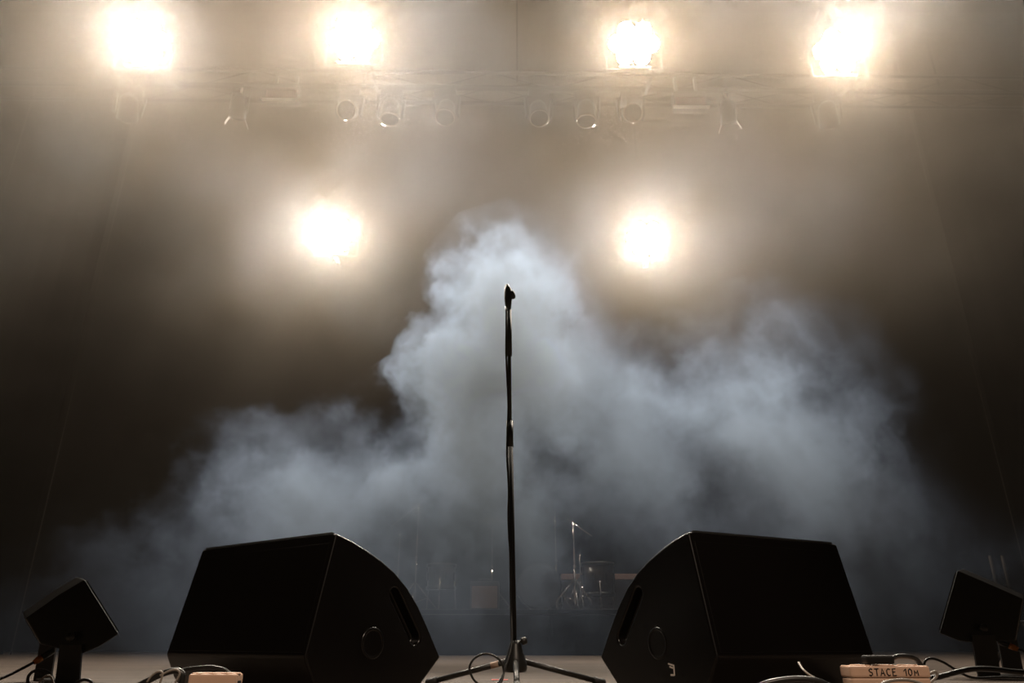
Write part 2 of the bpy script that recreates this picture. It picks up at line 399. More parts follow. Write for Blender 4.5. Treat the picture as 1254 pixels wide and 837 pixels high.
    for sx in (-1, 1):
        for yy in (0.045, 0.285):
            new_obj('rubber_foot', lathe(B(), [(0, 0), (0.014, 0), (0.016, 0.004), (0.016, 0.012), (0, 0.012)], 12, Matrix.Translation((sx * 0.24, yy, 0))), 'rubber', t)
    if logo:                                          # small white L-shaped maker's mark on the side that shows
        bm = B(); x = s * (Wd / 2 + 0.0008)
        def stroke(a, b, w):
            a = Vector((x, *a)); b = Vector((x, *b)); d2 = (b - a).normalized(); nz = Vector((0, -d2.z, d2.y)) * w / 2
            q4 = [bm.verts.new(p + Vector((o_, 0, 0))) for o_ in (0, s * 0.0012) for p in (a + nz, b + nz, b - nz, a - nz)]
            for f in ((0, 1, 2, 3), (7, 6, 5, 4), (0, 4, 5, 1), (1, 5, 6, 2), (2, 6, 7, 3), (3, 7, 4, 0)): bm.faces.new([q4[i] for i in f])
        oy, oz = 0.098, 0.082
        stroke((oy, oz), (oy, oz + 0.026), 0.0035); stroke((oy + 0.0015, oz + 0.001), (oy + 0.015, oz + 0.001), 0.0045)
        stroke((oy, oz + 0.024), (oy + 0.022, oz + 0.028), 0.0035); stroke((oy + 0.004, oz + 0.018), (oy + 0.017, oz + 0.021), 0.004)
        new_obj('maker_mark', bm, 'white', t)
    return t
wedge('black curved-front wedge monitor with bare side, between mic stand and orange-ringed jack fill box', (412, 653), (243, 674), True, False, False, 0.655)
wedge('black curved-front wedge monitor with small white mark on its side, beside STACE power strip', (842, 651), (1020, 666), False, True, True, 0.585)

# ================================================================ small fill monitors on yokes
def fill(label, prof, Y, sgn, plug_px, leg_near, leg_far, foot_z):
    pts = [at_y(x, y, Y) for x, y in prof]
    c = sum(pts, Vector()) / len(pts)
    t = thing('fill_speaker', label, 'speaker', (c.x, Y, 0), 0, 'small fill monitors at the stage sides')
    ex = Vector((-sgn * 0.20, 0.29, 0.034))             # the cabinet's width runs away from the camera
    bm = B()
    a = [bm.verts.new((p.x - c.x, 0, p.z)) for p in pts]; b = [bm.verts.new(Vector((p.x - c.x, 0, p.z)) + ex) for p in pts]
    n = len(pts); bm.faces.new(a); bm.faces.new(b[::-1])
    for i in range(n): bm.faces.new((a[i], a[(i + 1) % n], b[(i + 1) % n], b[i]))
    cab = new_obj('cabinet', bm, 'cab', t, True); bevel_mod(cab, 0.007, 4); cab.modifiers.new('wn', 'WEIGHTED_NORMAL').weight = 100; apply_mods(cab)
    # front grille plate over the first edge (front top corner to front bottom corner)
    p0, p1 = (Vector((p.x - c.x, 0, p.z)) for p in pts[:2]); d_ = (p1 - p0); nn = Vector((d_.z, 0, -d_.x)).normalized() * (-sgn)
    if nn.x * sgn < 0: nn = -nn
    bm = B(); vs_ = []
    for o_ in (0, 1):
        for e_ in (0.03, 0.97):
            for f_ in (0.04, 0.96): vs_.append(bm.verts.new(p0 + d_ * f_ + ex * e_ + nn * 0.006 * o_))
    for f in ((0, 1, 3, 2), (4, 6, 7, 5), (0, 4, 5, 1), (1, 5, 7, 3), (3, 7, 6, 2), (2, 6, 4, 0)): bm.faces.new([vs_[i] for i in f])
    new_obj('grille', bm, 'grille', t)
    # rear plate with sockets on the narrow back
    r0, r1 = (Vector((p.x - c.x, 0, p.z)) for p in pts[4:6]); d_ = r1 - r0; nn = Vector((d_.z, 0, -d_.x)).normalized()
    if nn.x * sgn > 0: nn = -nn
    bm = B(); vs_ = []
    for o_ in (0, 1):
        for e_ in (0.15, 0.85):
            for f_ in (0.12, 0.88): vs_.append(bm.verts.new(r0 + d_ * f_ + ex * e_ + nn * 0.003 * o_))
    for f in ((0, 1, 3, 2), (4, 6, 7, 5), (0, 4, 5, 1), (1, 5, 7, 3), (3, 7, 6, 2), (2, 6, 4, 0)): bm.faces.new([vs_[i] for i in f])
    new_obj('socket_plate', bm, 'steel', t)
    # two flat yoke arms and the plate they stand on
    def arm(px, Yq):
        q = [at_y(x, y, Yq) for x, y in px]
        bm = B(); f_ = [bm.verts.new((p.x - c.x, Yq - Y, p.z)) for p in q]; g_ = [bm.verts.new((p.x - c.x, Yq - Y + 0.012, p.z)) for p in q]
        bm.faces.new(f_); bm.faces.new(g_[::-1])
        for i in range(4): bm.faces.new((f_[i], f_[(i + 1) % 4], g_[(i + 1) % 4], g_[i]))
        new_obj('yoke_arm', bm, 'steel', t); return q
    qa = arm(leg_near, Y - 0.016); qb = arm(leg_far, Y + 0.325)
    na, nb_ = sorted(p.x - c.x for p in qa[2:]); fa, fb = sorted(p.x - c.x for p in qb[2:])
    bm = B(); lo = [(na, -0.016), (nb_, -0.016), (fb, 0.337), (fa, 0.337)]
    v0 = [bm.verts.new((x, y, 0.0)) for x, y in lo]; v1 = [bm.verts.new((x, y, 0.012)) for x, y in lo]
    bm.faces.new(v0); bm.faces.new(v1)
    for i in range(4): bm.faces.new((v0[i], v0[(i + 1) % 4], v1[(i + 1) % 4], v1[i]))
    new_obj('base_plate', bm, 'steel', t)
    k_ = sum(qa[:2], Vector()) / 2
    mt = Matrix.Translation((k_.x - c.x, -0.018, k_.z + 0.03)) @ Matrix.Rotation(R(90), 4, 'X')
    new_obj('pivot_knob', lathe(B(), [(0, 0.018), (0.016, 0.018), (0.019, 0.014), (0.019, 0.002), (0.01, 0), (0, 0)], 14, mt), 'black', t, True)
    # jack plug with an orange ring and its cord
    pl = [at_y(x, y, Y + dy) for x, y, dy in plug_px]
    cord = tag(new_obj('jack_cable', tube(B(), spline(pl[2:], 8), 0.006, 8), 'cable', smooth=True), plug_px_label[sgn], 'cable', 'jack cables of the fill monitors')
    dirp = (pl[0] - pl[1])
    new_obj('plug_body', tube(B(), [pl[1], pl[1] + dirp * 0.55, pl[0]], 0.012, 12, True, [0.011, 0.013, 0.012]), 'black', cord, True)
    rg = new_obj('plug_ring', tube(B(), [pl[2], (pl[1] + pl[2]) / 2, pl[1]], 0.013, 12, True, [0.009, 0.014, 0.014]), 'orange', cord, True); rg['label'] = 'orange strain relief ring'
    return t
plug_px_label = {1: 'black jack cable with orange ring plugged into the fill box nearer the jet-black unmarked wedge',
                 -1: 'black jack cable with orange ring plugged into fill box past the STACE power strip'}
fill('small black tilted fill speaker on yoke stand, beside the wedge with no white mark',
     [(104, 710), (146, 777), (121, 793), (99, 802), (49, 789), (31, 758), (72, 729)], 3.3, 1,
     [(66, 797, 0.10), (51, 806, 0.08), (41, 812, 0.06), (20, 823, 0.0), (0, 832, -0.05), (-30, 842, -0.1)],
     [(73, 790), (100, 790), (96, 846), (66, 846)], [(50, 780), (70, 780), (61, 837), (40, 837)], 0)
fill('small black tilted fill speaker on yoke stand, beyond the beige STACE power strip',
     [(1172, 699), (1150, 776), (1176, 786), (1194, 788), (1244, 785), (1253, 734), (1203, 712)], 3.75, -1,
     [(1222, 786, 0.10), (1236, 791, 0.08), (1247, 796, 0.06), (1262, 802, 0.0), (1280, 810, -0.05), (1300, 820, -0.1)],
     [(1190, 778), (1219, 778), (1226, 831), (1199, 831)], [(1221, 778), (1244, 778), (1254, 824), (1230, 824)], 0)

# ================================================================ microphone stand
BX, BY = 0.013, 3.08
st = thing('microphone_stand', 'tall straight black microphone stand with empty clip, between the two wedge monitors', 'mic stand', (BX, BY, 0))
def loc(px, py, Y=BY): p = at_y(px, py, Y); return Vector((p.x - BX, p.y - BY, p.z))
zt = lambda py: at_y(627, py, BY).z
def px_pole(x0, y0, x1, y1, r0, r1, name, m='steel', n=14):
    return new_obj(name, tube(B(), [loc(x0, y0), loc(x1, y1)], r0, n, True, [r0, r1]), m, st, True)
px_pole(629.5, 812, 624.5, 535, 0.0125, 0.0125, 'lower_tube', 'fixture')
px_pole(624.6, 548, 624.3, 516, 0.0145, 0.0155, 'clutch', 'black')
px_pole(624.4, 520, 623.0, 372, 0.0085, 0.0085, 'upper_tube')
px_pole(623.6, 436, 623.0, 380, 0.013, 0.0125, 'grip_sleeve', 'rubber')
bm = B(); c0 = loc(622.5, 380); c1 = loc(622.0, 349)
tube(bm, [c0, c0.lerp(c1, 0.45), c0.lerp(c1, 0.8), c1 + Vector((-0.004, 0, 0))], 0.015, 14, True, [0.012, 0.018, 0.017, 0.008])
clip = new_obj('microphone_clip', bm, 'black', st, True)
kc = loc(627.5, 362) + Vector((0, -0.005, 0))
new_obj('clip_knob', lathe(B(), [(0, -0.012), (0.017, -0.010), (0.020, -0.004), (0.020, 0.006), (0.012, 0.012), (0, 0.013)], 16, Matrix.Translation(kc) @ Matrix.Rotation(R(75), 4, 'Y')), 'steel', clip, True)
# hub
zb = zt(812)
hub = new_obj('hub', lathe(B(), [(0, 0.055), (0.040, 0.055), (0.046, 0.066), (0.044, 0.085), (0.034, 0.118), (0.024, 0.150), (0.018, 0.168), (0.0, 0.168)], 20), 'black', st, True)
kk = Vector((0.034, -0.004, 0.166))
new_obj('hub_knob', lathe(B(), [(0, -0.012), (0.012, -0.012), (0.014, -0.006), (0.014, 0.008), (0.008, 0.012), (0, 0.012)], 12, Matrix.Translation(kk) @ Matrix.Rotation(R(70), 4, 'Y')), 'steel', hub, True)
new_obj('hub_knob_stem', tube(B(), [(0.012, 0, 0.160), kk], 0.006, 8), 'black', hub)
for i, (dx, dy) in enumerate(((-0.334, 0.13), (0.336, 0.13), (0.005, -0.27))):
    e = Vector((dx, dy, 0.015)); dr = Vector((dx, dy, 0)).normalized(); s0 = dr * 0.036 + Vector((0, 0, 0.092))
    leg = new_obj('leg', tube(B(), [s0, e], 0.0105, 12), 'steel', st, True)
    tipd = (e - s0).normalized()
    new_obj('rubber_tip', tube(B(), [e - tipd * 0.03, e - tipd * 0.028, e + tipd * 0.018, e + tipd * 0.022], 0.0145, 12, True, [0.011, 0.0145, 0.0145, 0.010]), 'rubber', leg, True)
    if i == 0:
        a0, a1 = s0.lerp(e, 0.10), s0.lerp(e, 0.20)
        tp = new_obj('tape_band', tube(B(), [a0, a1], 0.0116, 12), 'tape', leg, True); tp['label'] = 'cream tape wrapped round the leg'
pts = [loc(621, 378) + Vector((-0.004, -0.010, 0)), loc(620.5, 410) + Vector((-0.002, -0.013, 0)), loc(619.8, 435), loc(621.3, 470), loc(622.5, 500), loc(621.4, 530), loc(621.0, 560), loc(623, 600), loc(622.5, 630), loc(623.5, 660), loc(626, 700), loc(626.5, 750)]
pts = [p + Vector((BX, BY - 0.012, 0)) for p in pts]
pts += [Vector((BX - 0.015, BY - 0.06, 0.15)), at_y(619, 818, 2.98), at_y(612, 834, 2.95), at_y(600, 842, 2.92), at_y(583, 836, 2.9), at_y(575, 820, 2.9), at_y(581, 807, 2.9), at_y(595, 801, 2.9), at_y(610, 807, 2.9), at_y(617, 822, 2.9), at_y(612, 838, 2.88), at_y(596, 848, 2.86), (-0.3, 2.75, 0.006), (-0.7, 2.6, 0.006)]
cable('microphone_cable', 'black microphone cable running down the mic stand into a loose loop at its base', pts, 0.0042, 'cable', 6)
p = at_z(612, 833, 0.001)
tag(new_obj('tape_mark', box(B(), (p.x, p.y, 0.001), (0.075, 0.05, 0.002), None, 0.0005), 'redtape'), 'short pink tape mark stuck on the floor behind the mic stand', 'tape')

# ================================================================ power strips, their cable coils, loose cables
def coil(label, x, y, z1, r, grp='coils of heavy cable under the power strips'):
    turns = 3; pts = []
    n = int(z1 / 0.022)
    t = thing('cable_coil', label, 'cable coil', (x, y, 0), 0, grp)
    for i in range(n):
        zz = 0.011 + i * (z1 - 0.022) / max(1, n - 1)
        for rr in (r, r - 0.026):
            bm = B(); rg = [(rr * math.cos(a) * 1.25, rr * math.sin(a), zz + 0.0015 * math.sin(3 * a)) for a in [2 * math.pi * j / 28 for j in range(29)]]
            tube(bm, rg, 0.0115, 8, False); new_obj('turn', bm, 'cable', t, True)
    return t
def strip(label, px0, px1, ytop, Y, hgt, dep, letters):
    a = at_y(px0, ytop, Y); b = at_y(px1, ytop, Y); L = b.x - a.x
    t = thing('power_strip', label, 'power strip', ((a.x + b.x) / 2, Y + dep / 2, a.z - hgt), 0, 'beige power strips on coiled cable')
    def half(z0, z1, inset, nm):
        o = new_obj(nm, box(B(), (0, 0, (z0 + z1) / 2), (L - inset, dep - inset, z1 - z0)), 'beige', t); bevel_mod(o, 0.004, 2); apply_mods(o); return o
    half(0.0, hgt * 0.5, 0.003, 'lower_shell'); up = half(hgt * 0.5, hgt, 0.0, 'upper_shell')
    for i in range(3):
        x = (-0.3 + 0.3 * i) * L
        new_obj('socket', lathe(B(), [(0, 0.0004), (0.017, 0.0004), (0.019, 0.002), (0.021, 0.002), (0.021, -0.002), (0, -0.002)], 20, Matrix.Translation((x, 0, hgt)) ), 'beige', t, True)
    new_obj('switch', box(B(), (L * 0.5, 0, hgt * 0.55), (0.004, dep * 0.35, hgt * 0.3), None, 0.001), 'ink', t)
    if letters:
        # handwriting in strokes on the face towards the audience; unit cell 1 x 1.5
        G = {'S': [[(.9, 1.35), (.5, 1.5), (.1, 1.2), (.25, .85), (.75, .65), (.85, .3), (.5, 0), (.05, .15)]], 'T': [[(0, 1.45), (1, 1.5)], [(.5, 1.48), (.48, 0)]],
             'A': [[(0, 0), (.45, 1.5), (.95, 0)], [(.2, .5), (.78, .52)]], 'C': [[(.9, 1.35), (.5, 1.5), (.1, 1.1), (.1, .4), (.45, 0), (.9, .15)]],
             'E': [[(.85, 1.5), (.1, 1.45), (.1, 0), (.9, .05)], [(.1, .8), (.7, .82)]], '1': [[(0, .95), (.5, 1.5), (.5, 0)]],
             '0': [[(.5, 1.5), (.1, 1.1), (.08, .4), (.45, 0), (.85, .35), (.88, 1.1), (.5, 1.5)]], 'M': [[(.05, 0), (.15, 1.1), (.5, .45), (.85, 1.15), (.95, 0)]]}
        bm = B(); fy = -dep / 2 - 0.0006; cw = L * 0.062; x = -L * 0.27
        for ch in 'STACE 10M':
            if ch == ' ': x += cw * 1.15; continue
            for line in G[ch]:
                pp = [Vector((x + c_[0] * cw * 0.85, fy, hgt * 0.60 + c_[1] * hgt * 0.19)) for c_ in line]
                tube(bm, pp, 0.0011, 6)
            x += cw * (0.85 if ch == '1' else 1.18)
        new_obj('lettering', bm, 'ink', t)['label'] = 'hand-lettered black marker words STACE 10M'
    return t, a, b
tR, aR, bR = strip('beige power strip hand-lettered STACE 10M lying beside the white-marked wedge', 1040, 1138, 816, 1.75, 0.048, 0.055, True)
tL, aL, bL = strip('plain beige power strip without lettering lying in front of the unmarked wedge', 231, 289, 826, 1.72, 0.046, 0.05, False)
coil('coil of thick black cable under the beige STACE power strip', (aR.x + bR.x) / 2, 1.775, tR.location.z, 0.075)
coil('coil of thick black cable under the plain unlettered power strip', (aL.x + bL.x) / 2, 1.745, tL.location.z, 0.06)
# black plug in the strip with its cord
px = at_y(1075, 810, 1.775)
pg = thing('mains_plug', 'black mains plug standing in the STACE power strip with its cord', 'plug', (px.x, 1.775, aR.z + 0.0025))
new_obj('plug_body', box(B(), (0, 0, 0.0095), (0.062, 0.032, 0.018), None, 0.005), 'fixture', pg)
new_obj('cord', tube(B(), spline([Vector((0.028, 0, 0.010)), Vector((0.05, 0.005, 0.016)), Vector((0.08, 0.01, 0.014)), Vector((0.105, 0.03, 0.004)), Vector((0.13, 0.06, -0.03)), Vector((0.14, 0.1, -0.1))], 6), 0.0055, 8), 'cable', pg, True)
def pxc(l, Y): return [at_y(x, y, Y + (d[0] if d else 0)) for x, y, *d in l]
cable('loose_cable', 'thin white cable curving down in front of the white-marked wedge', pxc([(978, 812, .05), (984, 821, 0), (996, 830, 0), (1012, 837, -.02), (1040, 848, -.05), (1070, 870, -.1)], 1.7), 0.0022, 'white_cable')
cable('loose_cable', 'thick black cable bowed along the foot of the white-marked wedge', pxc([(918, 846), (944, 836), (978, 832), (1006, 836), (1024, 850)], 1.6), 0.006, 'cable')
cable('loose_cable', 'thin grey cable arched across the front of the STACE power strip', pxc([(1066, 852), (1082, 837), (1105, 833), (1126, 837), (1148, 850)], 1.66), 0.003, 'grey_cable')
cable('loose_cable', 'thin black cable looping up from the end of the STACE power strip', pxc([(1142, 830), (1136, 823), (1132, 815), (1134, 809), (1142, 807), (1156, 812), (1172, 822), (1186, 829), (1200, 831), (1230, 830), (1275, 832)], 2.6), 0.004, 'cable')
cable('loose_cable', 'heavy black cable trailing past the foot of the yoke stand beyond STACE power strip', pxc([(1140, 831), (1152, 829), (1170, 824), (1190, 820), (1215, 820), (1240, 823), (1280, 826)], 2.3), 0.0075, 'cable')
cable('loose_cable', 'short grey cable end curled against the end of the STACE power strip', pxc([(1132, 815), (1133, 822), (1138, 825), (1146, 823), (1147, 829), (1140, 836), (1130, 846)], 1.85), 0.003, 'grey_cable')
cable('loose_cable', 'thick black cable humped over the floor in front of the unmarked wedge', pxc([(160, 845), (178, 836), (196, 827), (212, 822), (222, 824), (224, 832), (218, 846)], 1.7), 0.0065, 'cable')
cable('loose_cable', 'thin grey cable hooped steeply over the thick black cable by the unmarked wedge', pxc([(180, 836), (186, 828), (194, 823), (199, 825), (197, 834), (192, 848)], 1.64), 0.0022, 'grey_cable')
cable('loose_cable', 'thin grey cable looped against the plain power strip on the unmarked wedge side', pxc([(196, 828), (208, 822), (217, 821), (220, 826), (215, 836), (208, 850)], 1.66), 0.0022, 'grey_cable')
cable('loose_cable', 'black cable bridging from the grey loops to behind the plain power strip', pxc([(214, 824), (230, 820), (246, 818), (262, 818), (280, 824), (292, 845)], 1.85), 0.0045, 'cable')
cable('loose_cable', 'thin black cable looped round the yoke foot of the fill box near the unmarked wedge', pxc([(44, 848), (50, 834), (58, 828), (64, 832), (66, 846)], 3.15), 0.0045, 'grey_cable')
cable('loose_cable', 'black cable hoop standing behind the yoke foot of the fill box near the unmarked wedge', pxc([(36, 846), (34, 832), (39, 824), (50, 821), (62, 826), (66, 840)], 3.2), 0.006, 'cable')
cable('loose_cable', 'black cable arching off the yoke stand towards the unmarked wedge', pxc([(88, 842), (95, 836), (104, 833), (112, 836), (117, 846)], 3.1), 0.006, 'cable')

# ================================================================ lighting rig
Y0, KX = 7.0, 0.014                                   # the truss runs at Y = Y0 + KX * X
def on_truss(px, py, off=0.0):
    r = ray(px, py); t_ = (Y0 + off) / (r.y - KX * r.x); return Vector((0, 0, CAMZ)) + r * t_
tc = on_truss(603, 89); TZ = tc.z
RZ = math.atan(KX)
truss = thing('lighting_truss', 'long silver box truss carrying the row of lamps overhead', 'truss', (tc.x, tc.y, TZ - 0.25), RZ)
TL, TH = 15.6, 0.25
for yy in (0, TH):
    for zz in (0, TH):
        new_obj('chord', tube(B(), [(-TL / 2, yy, zz), (TL / 2, yy, zz)], 0.022, 8), 'truss', truss, True)
nb = 22; dx = TL / nb
br1 = None
for face in range(3):
    mesh = None
    for i in range(nb):
        a, b = ((0, 0, 0), (dx, 0, TH)) if face == 0 else (((0, TH, 0), (dx, TH, TH)) if face == 1 else ((0, 0, 0), (dx, TH, 0)))
        if i % 2: a, b = (a[0], b[1], b[2]), (b[0], a[1], a[2])
        o = new_obj('brace', tube(B(), [a, b], 0.006, 5, False), 'truss', truss); o.location = (-TL / 2 + i * dx, 0, 0)

def make_blinder():
    """Cluster blinder on a U bracket; origin at the centre of the bracket's cross bar, lamps towards -y."""
    t = thing('blinder_light', 'x', 'stage light')
    TM = Matrix.Translation((0, 0.10, 0.36)) @ Matrix.Rotation(R(34), 4, 'X') @ Matrix.Translation((0, -0.10, -0.36))   # tipped down at the audience
    OV = Matrix.Diagonal((1.0, 0.82, 1.0, 1.0))           # the round lamp field is a little wider than tall
    mt = TM @ Matrix.Translation((0, 0.10, 0.36)) @ Matrix.Rotation(R(90), 4, 'X') @ OV
    new_obj('housing', lathe(B(), [(0, -0.11), (0.16, -0.11), (0.25, -0.07), (0.30, 0.0), (0.302, 0.062), (0.292, 0.066), (0.0, 0.066)], 36, mt), 'fixture', t, True)
    for a in range(7):
        rr_ = 0.0 if a == 6 else 0.196
        mt = TM @ Matrix.Translation((rr_ * math.cos(a * math.pi / 3), 0.034, 0.36 + 0.82 * rr_ * math.sin(a * math.pi / 3))) @ Matrix.Rotation(R(90), 4, 'X')
        rim = new_obj('lamp_rim', lathe(B(), [(0.094, 0.0), (0.097, 0.0), (0.097, 0.030), (0.095, 0.030), (0.092, 0.002)], 20, mt), 'steel', t, True)
        bm = B(); bmesh.ops.create_circle(bm, cap_ends=True, segments=12, radius=0.096); bmesh.ops.transform(bm, matrix=mt @ Matrix.Translation((0, 0, 0.022)), verts=bm.verts)
        lm = new_obj('lamp_face', bm, 'lamp', rim, recalc=False)
    for sx in (-1, 1):
        new_obj('bracket_arm', box(B(), (sx * 0.318, 0.10, 0.185), (0.012, 0.04, 0.41), None, 0.002), 'steel', t)
        mt2 = Matrix.Translation((sx * 0.324, 0.10, 0.36)) @ Matrix.Rotation(sx * R(90), 4, 'Y')
        new_obj('tilt_knob', lathe(B(), [(0, 0.03), (0.02, 0.03), (0.024, 0.02), (0.024, 0.005), (0.01, 0), (0, 0)], 12, mt2), 'black', t, True)
    new_obj('bracket_base', box(B(), (0, 0.10, -0.014), (0.648, 0.04, 0.012), None, 0.002), 'steel', t)
    new_obj('cross_bar', box(B(), (0, 0.085, 0.0), (0.36, 0.05, 0.016), None, 0.002), 'alu', t)
    for sx in (-0.5, 0.5):
        mt3 = Matrix.Translation((sx * 0.18, 0.10, 0.035))
        new_obj('clamp_bolt', lathe(B(), [(0, 0.03), (0.016, 0.02), (0.020, 0.01), (0.014, 0.008), (0.014, -0.03), (0, -0.03)], 8, mt3), 'chrome', t)
    return t
bl = make_blinder()
GRP = 'lit blinder lamps over the stage'
spots = [((178, 51), 'upper', 'dazzling blinder lamp at the end of the truss, over the unmarked wedge side'),
         ((434, 48), 'upper', 'dazzling blinder lamp on the truss, inner one over the unmarked wedge side'),
         ((776, 54), 'upper', 'dazzling blinder lamp on the truss, inner one over the white-marked wedge side'),
         ((1026, 63), 'upper', 'dazzling blinder lamp at the end of the truss, over the white-marked wedge side'),
         ((412, 287), 'lower', 'dazzling blinder lamp on a drop pipe below the truss, unmarked wedge side'),
         ((791, 292), 'lower', 'dazzling blinder lamp on a drop pipe below the truss, white-marked wedge side')]
uppers = []
for i, ((x, y), lvl, lab) in enumerate(spots):
    o = bl if i == 0 else copy_tree(bl)
    o['label'] = lab; o['group'] = GRP
    if lvl == 'upper':
        p = on_truss(x, y, -0.5); o.location = (p.x, p.y - 0.045, p.z - 0.323)
        uppers.append(o)
    else:
        p = at_y(x, y, 9.6); o.location = (p.x, p.y - 0.045, p.z - 0.323)
        pipe = new_obj('drop_pipe', tube(B(), [(p.x, p.y + 0.24, p.z - 0.5), (p.x, p.y + 0.24, 10.98)], 0.024, 10), 'truss', smooth=True)
        tag(pipe, ('black vertical drop pipe holding the low blinder lamp on the %s wedge side' % ('unmarked' if x < 600 else 'white-marked')), 'pipe', 'drop pipes for the low blinders')
        new_obj('pipe_clamp', box(B(), (p.x, p.y + 0.16, p.z - 0.355), (0.06, 0.2, 0.05), None, 0.006), 'alu', pipe)
    o.rotation_euler = (0, 0, RZ)
for o in uppers: new_obj('mount_pipe', tube(B(), [(0.21, 0.07, -0.038), (0.21, 0.55, TZ - TH - 0.041 - o.location.z)], 0.017, 10), 'fixture', o, True)
# hangers from the roof to the truss
for hx, hl in ((-5.5, 'hoist chain holding up the truss end over the unmarked wedge side'), (0.3, 'hoist chain holding up the middle of the truss'), (5.5, 'hoist chain holding up the truss end over the white-marked wedge side')):
    p = Vector((tc.x + hx, tc.y + KX * hx + TH / 2, TZ))
    o = new_obj('hoist_chain', tube(B(), [(p.x, p.y, TZ - 0.02), (p.x, p.y, 10.98)], 0.014, 6), 'truss')
    tag(o, hl, 'chain', 'hoist chains of the truss')

def make_head():
    """Moving head hung by its base; origin at the clamp."""
    t = thing('moving_head', 'x', 'stage light')
    new_obj('base', box(B(), (0, 0, -0.075), (0.26, 0.22, 0.09), None, 0.015), 'fixture', t)
    for sx in (-1, 1):
        mtx = Matrix.Translation((sx * 0.145, 0, -0.235)) @ Matrix.Rotation(sx * R(4), 4, 'Y')
        new_obj('yoke_arm', box(B(), (0, 0, 0), (0.035, 0.10, 0.27), mtx, 0.012), 'fixture', t)
    new_obj('yoke_bridge', box(B(), (0, 0, -0.125), (0.30, 0.12, 0.03), None, 0.01), 'fixture', t)
    new_obj('clamp', lathe(B(), [(0, 0.02), (0.026, 0.02), (0.026, -0.03), (0, -0.03)], 10), 'alu', t)
    hd = bpy.data.objects.new('head', None)
    prof = [(0, 0.16), (0.06, 0.155), (0.095, 0.11), (0.105, 0.02), (0.112, -0.10), (0.118, -0.14), (0.108, -0.145), (0.10, -0.125), (0.0, -0.125)]
    h = new_obj('head', lathe(B(), prof, 22), 'fixture', t, True); h.location = (0, 0, -0.29)
    new_obj('lens', lathe(B(), [(0, -0.142), (0.05, -0.138), (0.098, -0.127)], 22), 'glass', h, True)
    new_obj('lens_ring', lathe(B(), [(0.100, -0.128), (0.106, -0.150), (0.117, -0.148), (0.119, -0.130)], 22), 'chrome', h, True)
    return t, h
mh, _ = make_head()
heads = [(165, 118, -60, 25, 'moving head lamp with lowered lens under the truss end, unmarked wedge side'),
         (431, 105, 52, 0, 'moving head lamp facing the audience below the inner blinder, unmarked wedge side'),
         (481, 104, 5, 10, 'moving head lamp pointing straight down, second inwards from unmarked wedge side blinder'),
         (548, 104, 20, -8, 'moving head lamp near the truss middle, unmarked wedge side of centre'),
         (659, 106, 20, 8, 'moving head lamp near the truss middle, white-marked wedge side of centre'),
         (716, 106, 5, -10, 'moving head lamp pointing straight down, second inwards from white-marked wedge side blinder'),
         (770, 109, 52, 0, 'moving head lamp facing the audience below the inner blinder, white-marked wedge side'),
         (1006, 118, -60, -25, 'moving head lamp with lowered lens under the truss end, white-marked wedge side')]
for i, (x, y, tilt, pan, lab) in enumerate(heads):
    o = mh if i == 0 else copy_tree(mh)
    p = on_truss(x, 100); o.location = (p.x, p.y, TZ - 0.25 - 0.043); o.rotation_euler = (0, 0, R(pan))
    o['label'] = lab; o['group'] = 'moving heads hung under the truss'
    for ch in o.children:
        if ch.name.startswith('head'): ch.rotation_euler = (R(-tilt), 0, 0)
# flat strobe boxes beside the inner blinders
def strobe(px, py, lab):
    p = on_truss(px, py, -0.15)
    t = thing('strobe_panel', lab, 'stage light', (p.x, p.y, p.z), RZ, 'flat strobe boxes on the truss')
    STZ = TZ - TH - p.z
    new_obj('housing', box(B(), (0, 0.06, 0.0), (0.38, 0.12, 0.24), None, 0.01), 'fixture', t)
    new_obj('front_panel', box(B(), (0, -0.004, -0.035), (0.35, 0.012, 0.11), None, 0.003), 'dullpink', t)['label'] = 'pinkish grey front panel'
    new_obj('lip', box(B(), (0, -0.02, -0.135), (0.42, 0.05, 0.008), None, 0.002), 'alu', t)
    for sx in (-1, 1): new_obj('clamp', box(B(), (sx * 0.12, 0.128, STZ), (0.03, 0.05, 0.05 + 2 * max(0, abs(STZ) - 0.09)), None, 0.004), 'steel', t)
strobe(345, 112, 'flat strobe box with pinkish panel on the truss, unmarked wedge side')
strobe(845, 121, 'flat strobe box with pinkish panel on the truss, white-marked wedge side')
def parcan(px, py, Y, lab, tilt, pan):
    p = at_y(px, py, Y)
    t = thing('par_can', lab, 'stage light', p, R(pan), 'small par cans')
    mt = Matrix.Rotation(R(tilt), 4, 'X')
    new_obj('can', lathe(B(), [(0, 0.16), (0.05, 0.16), (0.085, 0.08), (0.09, -0.12), (0.082, -0.12), (0.078, 0.0), (0, 0.02)], 20, mt), 'fixture', t, True)
    for sx in (-1, 1): new_obj('yoke_arm', box(B(), (sx * 0.10, 0, 0.09), (0.008, 0.03, 0.24), None, 0.001), 'steel', t)
    new_obj('yoke_top', box(B(), (0, 0, 0.21), (0.21, 0.03, 0.008), None, 0.001), 'steel', t)
    new_obj('hook_clamp', tube(B(), [(0, 0, 0.21), (0, 0, 0.30)], 0.014, 8), 'alu', t)
    for sx in (-1, 1):
        new_obj('barn_door', box(B(), (0, 0, 0), (0.004, 0.14, 0.10), mt @ Matrix.Translation((sx * 0.11, 0, -0.16)) @ Matrix.Rotation(sx * R(-25), 4, 'Y'), 0.0005), 'dullsteel', t)
    return t
for (x, y, lab) in ((290, 146, 'small par can under the truss beyond the strobe box, unmarked wedge side'), (893, 152, 'small par can under the truss beyond the strobe box, white-marked wedge side')):
    p = on_truss(x, y); t = parcan(x, y, p.y, lab, 25, 20 if x < 600 else -20)
    t.location.z = TZ - 0.25 - 0.324
